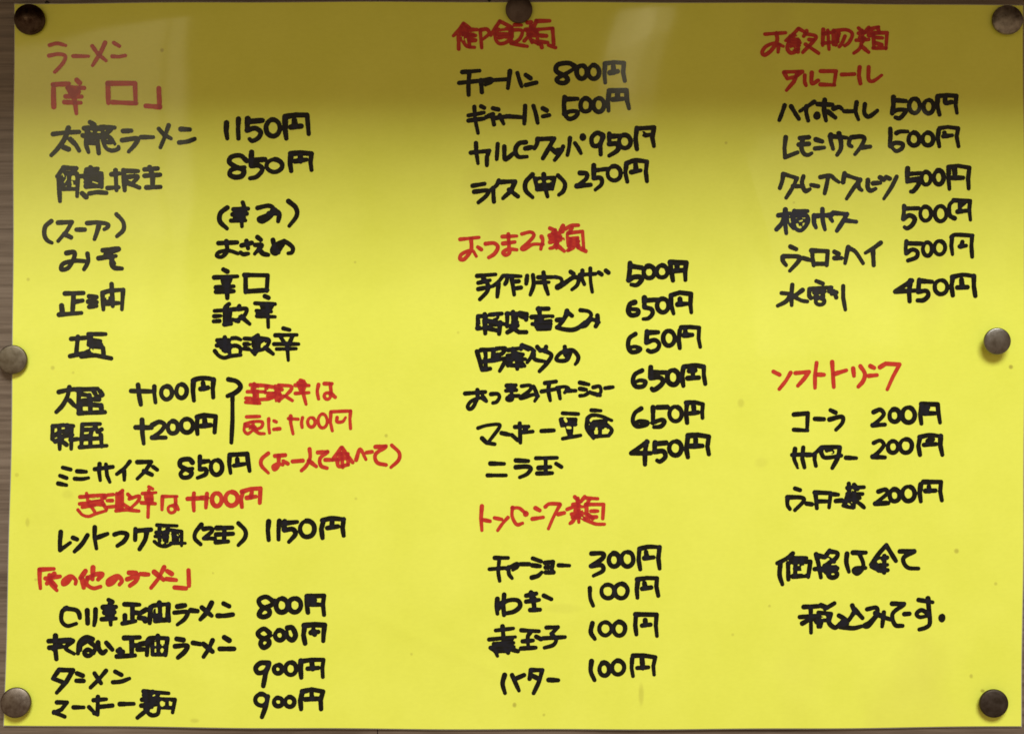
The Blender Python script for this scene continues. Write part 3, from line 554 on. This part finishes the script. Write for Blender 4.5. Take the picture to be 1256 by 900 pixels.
heading|red|W|31|90,132 270,120/~190,125 195,195 150,270 90,315 65,290 100,240 180,212 250,240/212,225 205,290/~380,85 340,130 270,190/385,85 435,112/310,152 360,138/~300,200 285,255 310,295 350,290 385,265/300,172 400,180/325,222 390,232/290,192 400,208/382,180 380,290/325,245 360,270/455,105 430,150/~450,130 535,150 510,200 440,270 420,292/475,180 515,182/445,222 560,300/-20 372,132 415,185/-18 325,262 335,258/600,92 595,230/640,100 652,265/592,215 690,202/600,130 700,112/690,102 690,225/~700,105 800,95 855,130 830,200 790,235/740,130 712,230/~790,150 765,210 740,243/725,140 728,200/910,80 952,120/1000,75 962,120/910,125 1000,112/940,100 950,200/890,187 1000,180/920,160 960,170/~940,200 920,260 870,300/940,240 1000,290/1000,92 1085,70/1080,75 1092,120/1030,122 1160,120 1150,260/1042,130 1045,250/1060,162 1120,166/1052,206 1112,225/1040,255 1155,255/1000,142 1040,140
@X 920 20 5.024
heading|red|X|23|205,350 318,347 290,370/205,352 225,390 280,378/290,350 265,410 220,462/~332,370 332,410 340,432/~375,355 375,420 415,402/430,345 525,345 512,430/428,426 515,430/560,365 638,362/670,320 665,370 675,420/~725,320 725,395 755,405 805,370
dish_name|black|r|36|~115,140 95,200 70,265/~170,150 200,200 235,255/~365,112 320,142 245,190/~300,150 298,200 315,270/o 388,228 12 15/395,130 520,135/~455,95 450,180 466,270/482,195 545,245/~530,168 575,155 600,170/620,190 690,190/~725,115 716,190 740,260/~795,130 790,200 815,235 850,225 900,185
@Y 1080 100 6.427
price|black|Y|35|95,132 95,190 85,258/105,155 190,162/~88,245 130,230 190,235 175,265 140,297 110,290/o 260,200 42 56/o 370,205 40 52/440,130 438,200 455,268/440,122 510,115 588,120 582,190 592,255/~500,140 500,170 520,180/505,180 550,170
@Z 930 150 5.024
dish_name|black|r|36|125,410 115,500 120,580 225,538/245,417 320,410/235,472 320,465/~270,420 258,500 280,550 315,560 345,545/380,430 432,446/372,506 450,498/~505,390 505,440 525,510/~575,380 592,450 590,510 560,560/500,402 640,415/~670,420 660,470 685,490/~680,412 760,405 790,425 760,490 710,555/768,497 840,490
price|black|Y|33|70,380 72,440 65,515/~118,412 150,400 205,400/~68,515 110,490 165,500 158,535 115,555 85,530/o 255,460 43 50/o 365,460 43 50/450,390 442,450 455,518/455,375 520,366 602,377 590,440 605,518/495,410 500,432/485,438 555,430
dish_name|black|r|35|~105,722 95,780 75,840/110,722 222,757/~220,757 180,840 128,922/185,822 250,825/~275,742 263,800 290,865 330,850/340,815 400,826/~418,748 500,735 540,765 575,790/~485,745 470,820 455,885/622,715 610,790/625,727 755,770/~755,770 700,840 640,930/~735,800 745,840 768,860/~820,772 818,830 840,862 885,845/865,800 925,795/922,752 955,772/975,747 1005,760/~1062,745 1020,830 955,930
price|black|Y|34|205,690 202,740 202,795/210,735 310,728/~205,790 280,785 295,810 255,865 232,872/230,780 290,770/o 350,768 36 50/o 450,760 38 54/530,690 528,770 535,852/525,680 600,670 690,685 680,770 685,848/575,695 578,750/555,765 640,765
dish_name|navy|y2|34|90,95 180,80/145,50 142,140 152,235/~140,100 115,160 75,205/160,115 180,150/215,65 320,60/215,60 195,115/~210,100 300,90 325,140 275,210 225,195 205,110/200,140 320,135/255,100 265,170/190,162 212,190/230,90 290,95/-13 260,140 276,135/-13 250,186 264,182/-10 180,120 184,148/370,100 470,92/~370,95 370,150 385,190/~435,45 438,130 455,205/-9 406,140 410,185/~512,80 500,110 515,140/475,95 510,90/520,75 632,85/~628,85 592,150 550,215/622,135 702,145
@a 1090 235 10.467
price|black|a|54|~185,190 180,290 170,360/195,225 370,220/~175,355 250,310 320,350 290,430 225,475 190,460/o 460,290 70 90/o 650,290 75 95/~830,350 775,320 760,250 770,170 830,120/820,120 1030,130 1020,240 1035,370/900,150 900,250/870,265 1010,250/960,140 900,200
@b 930 280 4.486
dish_name|black|y2|33|185,340 230,360/~125,420 125,450 150,485/~130,415 250,420 248,455 180,530/285,430 340,445/355,375 358,430 367,485/350,370 478,375 470,485/372,475 472,475/530,380 562,397/530,430 585,430/~640,345 628,400 615,470/~640,350 695,380 755,470/~895,310 840,350 775,390/832,370 838,487
price|black|a|52|215,640 205,720 210,800/225,670 430,675/~215,795 290,750 355,780 340,850 235,890/o 485,745 58 85/o 640,725 70 85/800,590 790,700 805,810/~790,590 840,560 1060,570/1055,570 1045,700 1055,840/930,650 910,715/900,710 980,700
dish_name|black|y2|32|200,640 193,720 195,800/115,705 190,712/~190,720 150,770 85,805/280,680 215,728/~220,735 270,762 318,770/388,610 440,630/335,672 510,660/~335,675 332,720 345,745/372,700 450,692/385,675 390,735/438,690 440,735/375,740 440,740/o 418,770 34 26/500,662 510,710/525,690 545,740/490,690 545,700/600,650 600,740 617,835
price|black|b|24|840,290 750,350 880,343/832,290 825,350 828,402/880,285 875,342/885,290 950,295/~875,350 920,345 930,370 905,395 872,397/o 1000,325 35 38/1065,272 1058,320 1065,370/~1062,270 1120,258 1180,265/1180,265 1180,320 1188,373/1112,285 1115,322/1090,327 1145,325
@c 930 430 5.024
heading|red|c|24|90,128 128,147/~195,135 165,185 125,235/225,137 308,130 280,170 240,215/355,75 345,150 345,228/360,147 400,148/450,70 455,150 460,222/465,142 538,120/580,110 585,155/~625,95 652,140 642,185 612,220/685,95 708,106/675,155 725,150/745,102 780,80 865,85 825,160 790,238
dish_name|black|c|25|215,392 300,385 296,485/215,485 300,490/345,418 400,420/440,365 472,380/~435,422 510,405 515,440 475,485
price|black|c|27|~705,377 745,362 768,388 745,420 700,455/700,458 775,454/o 835,398 32 38/o 920,395 39 46/1000,335 992,390 1000,448/1000,328 1100,330 1105,380 1115,442/1035,345 1030,385/1005,385 1085,385/1010,352 1040,350/1010,365 1030,365
dish_name|black|z2|30|~205,360 198,430 225,495/265,350 258,430 274,495/185,405 320,398/~400,350 340,400 290,410/350,400 348,440 358,485/~395,360 400,395 430,425 545,410/400,350 532,345/~535,350 522,420 480,500/440,370 480,382/-11 231,440 239,495/-14 452,391 476,386/580,425 655,428
price|black|c|26|~705,567 745,552 768,578 740,618 700,650/700,650 775,655/o 825,590 31 36/o 905,585 37 42/990,535 980,585 990,640/~988,530 1050,518 1118,525/1118,525 1115,580 1128,640/~1070,545 1040,550 1035,570/1015,578 1088,573
@d 930 560 5.024
dish_name|black|z2|29|205,650 242,662/~150,720 150,770 168,800/~150,715 255,718 268,745 205,810/290,760 328,765/355,685 365,795/350,680 467,685 455,790/365,745 450,745/470,690 522,695/505,742 547,738/600,615 602,680/640,625 665,655/590,645 712,640/590,690 700,690/560,745 650,730/590,700 580,740/640,640 640,790/600,720 680,720/560,775 630,792/~650,740 690,770 712,790/590,760 620,770/-9 626,660 634,665/-12 597,762 607,768
price|black|d|27|~735,212 780,200 785,228 718,282/715,286 795,282/o 835,235 31 37/o 920,225 38 45/995,168 988,220 995,272/1012,152 1120,152 1115,210 1125,265/1045,180 1048,208/1025,208 1085,206
@e 940 660 6.28
note|black|u|27|~165,92 120,128 65,155/~85,160 80,230 98,290/142,120 250,122/135,155 137,258/150,150 278,145 264,242/185,125 180,190/222,125 222,180/165,240 265,235/180,190 220,188/182,195 178,235/-26 230,182 236,214/-12 156,168 156,215/315,98 330,160 345,245/322,105 375,118/305,192 440,177/400,75 370,115/~400,80 450,90 440,125 380,165/385,122 430,145/370,172 450,187/330,195 440,200/o 420,225 28 22/365,200 395,222/-15 371,140 392,128/~512,95 508,150 524,210/550,88 632,88/~590,92 615,150 612,190 580,222 556,205 572,187 630,185/570,205 590,200/~765,40 720,90 665,165/765,42 825,140/700,135 770,120/670,170 770,165/752,110 750,215/670,177 730,205/700,160 700,190/715,200 772,200/-20 715,145 722,141/850,80 945,78/~942,80 880,115 875,150 905,185 970,190
@f 930 660 5.024
note|black|u|27|235,435 330,430/280,440 282,600/210,500 330,490/225,540 265,518/300,500 318,530/345,425 385,440/430,412 370,448/330,472 410,480 398,522 340,520/332,490 330,560/352,510 342,560/~392,490 400,540 435,566 465,545/-8 352,506 376,500/545,425 562,470/560,450 610,505/~556,470 530,510 490,550/460,490 500,512/465,545 500,520/~470,560 550,570 605,558/480,532 512,540/~640,450 700,440 702,480 660,530 620,555 650,560 700,500/695,475 745,500 790,515/748,470 737,560/802,415 880,415/~875,420 805,478 820,548 868,555/880,480 912,478/970,390 1060,405/~1030,382 1036,450 1042,540 1015,568 975,580/~1035,480 990,455 958,478 980,500 1040,488/o 1120,507 9 14
'''
GRID = 0.5      # units of the measured sheet per field cell


def catmull(p, closed=False, n=6):
    p = [np.array(q, float) for q in p]
    out = []
    m = len(p)
    rng = range(m) if closed else range(m - 1)
    for i in rng:
        if closed:
            a, b, c, d = p[i - 1], p[i], p[(i + 1) % m], p[(i + 2) % m]
        else:
            b, c = p[i], p[i + 1]
            a = p[i - 1] if i else 2 * b - c
            d = p[i + 2] if i + 2 < m else 2 * c - b
        for k in range(n):
            t = k / n
            out.append(0.5 * ((2 * b) + (c - a) * t + (2 * a - 5 * b + 4 * c - d) * t * t + (3 * b - a - 3 * c + d) * t**3))
    out.append(out[0] if closed else p[-1])
    return out


def densify(p, step=2.5):
    out = [np.array(p[0], float)]
    for a, b in zip(p, p[1:]):
        a, b = np.array(a, float), np.array(b, float)
        n = max(1, int(np.hypot(*(b - a)) / step))
        for k in range(1, n + 1):
            out.append(a + (b - a) * k / n)
    return out


def parse(text, reg, w):
    """strokes of one piece of writing: o = ring, ~ = curved, - = gap left open in a crowded character"""
    res = []
    ox, oy, sc = regions[reg]
    for s in text.split('/'):
        s = s.strip()
        if not s:
            continue
        if s[0] == '@':
            q = s[1:].split()
            (ox, oy, sc), w = regions[q[0]], float(q[1])
            continue
        gap, ww = False, w
        if s[0] == '-' and not s.split()[0].count(','):
            q = s[1:].split()
            gap, ww, s = True, float(q[0]), ' '.join(q[1:])
        if s[0] == 'o':
            q = s[1:].split()
            cx, cy = map(float, q[0].split(','))
            rx, ry = float(q[1]), float(q[2])
            st = random.uniform(-2.0, -1.2)
            pts = [(cx + rx * math.cos(st + a) * random.uniform(.97, 1.03), cy + ry * math.sin(st + a) * random.uniform(.97, 1.03))
                   for a in [2 * math.pi * k / 10 for k in range(10)]]
            pts = catmull(pts, True, 3)
        else:
            sm = s[0] == '~'
            pts = [tuple(map(float, q.split(','))) for q in s.lstrip('~').split()]
            if len(pts) > 2 and sm:
                pts = catmull(pts)
        pts = [(ox + x / sc, oy + y / sc) for x, y in pts]
        res.append((densify(pts), ww / sc, gap))
    return res


def ink_mesh(strokes, seed):
    """the union of all strokes of one piece of writing as a single clean sheet of ink"""
    rnd = random.Random(seed)
    allp = np.array([q for s in strokes for q in s[0]])
    pad = 1.2 * max(s[1] for s in strokes)
    x0, y0 = allp.min(0) - pad
    x1, y1 = allp.max(0) + pad
    nx, ny = int((x1 - x0) / GRID) + 2, int((y1 - y0) / GRID) + 2
    F = np.full((ny, nx), -1e3)
    F2 = np.full((ny, nx), -1e3)
    gx, gy = x0 + np.arange(nx) * GRID, y0 + np.arange(ny) * GRID
    for s, width, gap in sorted(strokes, key=lambda q: q[2]):
        ws = width * 0.5 * (rnd.uniform(0.92, 1.07) if not gap else 1.0)
        ph, n = rnd.uniform(0, 6.3), len(s)
        dx0, dy0 = rnd.uniform(-.15, .15), rnd.uniform(-.15, .15)
        seq = list(zip(s, s[1:])) if n > 1 else [(s[0], s[0])]
        G = np.full((ny, nx), -1e3)
        for k, (a, b) in enumerate(seq):
            t = k / max(1, n - 1)
            r = ws if gap else ws * (1 + 0.06 * math.sin(ph + 5 * t) + (0.08 if k < 2 else 0) - 0.16 * max(0, t - 0.7) * 3.3)
            ax, ay, bx, by = a[0] + dx0, a[1] + dy0, b[0] + dx0, b[1] + dy0
            i0 = max(0, int((min(ax, bx) - r - 1.5 - x0) / GRID)); i1 = min(nx, int((max(ax, bx) + r + 1.5 - x0) / GRID) + 2)
            j0 = max(0, int((min(ay, by) - r - 1.5 - y0) / GRID)); j1 = min(ny, int((max(ay, by) + r + 1.5 - y0) / GRID) + 2)
            PX, PY = np.meshgrid(gx[i0:i1], gy[j0:j1])
            vx, vy = bx - ax, by - ay
            L2 = vx * vx + vy * vy
            u = np.clip(((PX - ax) * vx + (PY - ay) * vy) / L2, 0, 1) if L2 > 0 else 0
            d = r - np.hypot(PX - ax - u * vx, PY - ay - u * vy)
            G[j0:j1, i0:i1] = np.maximum(G[j0:j1, i0:i1], d)
        if gap:
            F = np.minimum(F, -G)
            continue
        F2 = np.maximum(F2, np.minimum(F, G))
        F = np.maximum(F, G)
    # ragged felt-tip edge
    PX, PY = np.meshgrid(gx, gy)
    F = F + 0.11 * np.sin(PX * 1.9 + 1.3 * np.sin(PY * 1.1 + seed)) * np.sin(PY * 2.3 + 1.1 * np.sin(PX * 0.9))
    F = np.where(np.abs(F) < 1e-6, 1e-6, F)
    verts, index, faces = [], {}, []

    def put(key, x, y):
        if key not in index:
            index[key] = len(verts)
            verts.append((x, y))
        return index[key]

    def corner(i, j): return put(('c', i, j), gx[i], gy[j])

    def edge(i, j, i2, j2):
        f0, f1 = F[j, i], F[j2, i2]
        t = f0 / (f0 - f1)
        key = ('e', min((i, j), (i2, j2)), max((i, j), (i2, j2)))
        return put(key, gx[i] + (gx[i2] - gx[i]) * t, gy[j] + (gy[j2] - gy[j]) * t)

    pos = F > 0
    cnt = pos[:-1, :-1].astype(int) + pos[:-1, 1:] + pos[1:, :-1] + pos[1:, 1:]
    for j in range(ny - 1):
        i = 0
        row = cnt[j]
        nz = np.nonzero(row)[0]
        if not len(nz):
            continue
        i, last = nz[0], nz[-1]
        while i <= last:
            c = row[i]
            if c == 0:
                i += 1
                continue
            if c == 4:
                k = i
                while k < last and row[k + 1] == 4 and k - i < 2:
                    k += 1
                faces.append((corner(i, j), corner(i, j + 1), corner(k + 1, j + 1), corner(k + 1, j)))
                i = k + 1
                continue
            ring = [(i, j), (i, j + 1), (i + 1, j + 1), (i + 1, j)]
            poly = []
            for q in range(4):
                a, b = ring[q], ring[(q + 1) % 4]
                pa, pb = pos[a[1], a[0]], pos[b[1], b[0]]
                if pa:
                    poly.append(corner(*a))
                if pa != pb:
                    poly.append(edge(*a, *b))
            if len(poly) >= 3:
                faces.append(tuple(poly))
            i += 1
    me = bpy.data.meshes.new('ink')
    lay = np.clip((F2 + 0.6) / 1.6, 0, 1)
    vals = []
    for x, y in verts:
        fx, fy = (x - x0) / GRID, (y - y0) / GRID
        vals.append(float(lay[min(int(fy + .5), ny - 1), min(int(fx + .5), nx - 1)]))
    me.from_pydata([(X(x), -height(x, y) - 0.00042, Z(y) - ZC) for x, y in verts], [], faces)
    me.attributes.new('layers', 'FLOAT', 'POINT').data.foreach_set('value', vals)
    # the film over the ink follows the paper: take its smooth normals
    nrm = []
    e = 3.0
    for x, y in verts:
        hx = (height(x + e, y) - height(x - e, y)) / (2 * e * S)
        hy = (height(x, y + e) - height(x, y - e)) / (2 * e * S)
        nrm.append(Vector((-hx, -1, hy)).normalized())
    for p in me.polygons:
        p.use_smooth = True
    me.normals_split_custom_set_from_vertices(nrm)
    return me


random.seed(4)
regions, seed = {}, 0
for ln in STROKES.splitlines():
    ln = ln.strip()
    if not ln or ln[0] == '#':
        continue
    if ln[0] == '@':
        q = ln[1:].split()
        regions[q[0]] = tuple(map(float, q[1:]))
        continue
    kind, ink, reg, w, text = ln.split('|')
    if not text:
        continue
    seed += 1
    me = ink_mesh(parse(text, reg, float(w) * 1.08), seed)
    o = obj(kind, me, INK[ink], menu)
    if ink == 'red':
        o['label'] = 'red handwritten ' + kind
    elif ink == 'navy':
        o['label'] = 'blue black handwritten dish name'

# ------------------------------------------------------------------ thumbtacks
def lathe(bm, prof, seg=56):
    """profile of (radius, height) from the centre of the top outwards; the axis points to -Y"""
    rings = []
    for r, h in prof:
        if r < 1e-7:
            rings.append([bm.verts.new((0, -h, 0))])
        else:
            rings.append([bm.verts.new((r * math.cos(2 * math.pi * k / seg), -h, r * math.sin(2 * math.pi * k / seg))) for k in range(seg)])
    for a, b in zip(rings, rings[1:]):
        for k in range(seg):
            k2 = (k + 1) % seg
            if len(a) == 1:
                bm.faces.new((a[0], b[k2], b[k]))
            elif len(b) == 1:
                bm.faces.new((a[k], a[k2], b[0]))
            else:
                bm.faces.new((a[k], a[k2], b[k2], b[k]))
    bmesh.ops.recalc_face_normals(bm, faces=bm.faces[:])


def tack_head(R, dome):
    """a pressed sheet-metal cap: a low crown, a rolled rim and a hollow back"""
    t = 0.0016
    top = [(R * 0.90 * math.sin(a) / math.sin(1.0), t + dome * (math.cos(a) - math.cos(1.0)) / (1 - math.cos(1.0)))
           for a in [k / 12.0 for k in range(13)]]
    rim = [(R * 0.90 + R * 0.10 * math.sin(a), t - R * 0.16 * (1 - math.cos(a))) for a in [math.pi / 2 * k / 6 for k in range(1, 7)]]
    back = [(R * 0.985, t - R * 0.24), (R * 0.93, t - R * 0.27), (R * 0.86, t - R * 0.2), (R * 0.4, t - R * 0.12 + 0), (0, t - R * 0.1)]
    bm = bmesh.new()
    lathe(bm, top + rim + back)
    return bm


def tack_needle(Rn, L):
    bm = bmesh.new()
    lathe(bm, [(0, 0.0012), (Rn * 2.2, 0.0012), (Rn * 2.0, 0.0004), (Rn, 0.0002), (Rn, -L * 0.8), (0, -L)], 20)
    return bm


TACK = [
    ('dark brown domed thumbtack on the top left corner of the yellow menu', (0.035, 0.018, 0.012), (0.10, 0.07, 0.05), 0.28, 0.0028),
    ('brown thumbtack on the top edge above the red rice heading', (0.09, 0.065, 0.055), (0.15, 0.115, 0.10), 0.5, 0.0012),
    ('pale grey scuffed thumbtack on the top right corner of the menu', (0.15, 0.13, 0.12), (0.42, 0.38, 0.34), 0.45, 0.0012),
    ('grey olive flat thumbtack halfway down the left edge of the menu', (0.145, 0.122, 0.09), (0.215, 0.182, 0.137), 0.45, 0.0004),
    ('grey steel thumbtack halfway down the right edge, standing out with a long shadow below', (0.17, 0.16, 0.15), (0.25, 0.23, 0.215), 0.32, 0.0004),
    ('greyish brown thumbtack on the bottom left corner with a bright upper rim', (0.125, 0.097, 0.082), (0.19, 0.155, 0.13), 0.36, 0.0005),
    ('blackish brown flat thumbtack on the bottom right corner of the menu', (0.055, 0.043, 0.035), (0.095, 0.075, 0.065), 0.5, 0.0005),
]
for (px, py, r, so, tx, ty), (label, c1, c2, rough, dome) in zip(PINS, TACK):
    k = 1 - (height(px, py) + 0.0018 + so * 0.001) / D      # the head stands in front of the wall
    px, py, r = CX + (px - CX) * k, CY + (py - CY) * k, r * k
    sheet_h = height(px, py) + 0.0003
    base = empty('thumbtack', (X(px), -sheet_h, Z(py)), label, 'thumbtack', 'thumbtacks holding the yellow menu')
    mm = mat_metal('tack_metal', c1, c2, rough)
    hd = from_bm('head', tack_head(r * S, dome), mm, base)
    hd.location = (0, -so * 0.001, 0)
    hd.rotation_euler = (math.radians(tx), 0, math.radians(ty))
    nd = from_bm('needle', tack_needle(0.0006, 0.008), mm, base)
    nd.location = (0, -so * 0.001, 0)
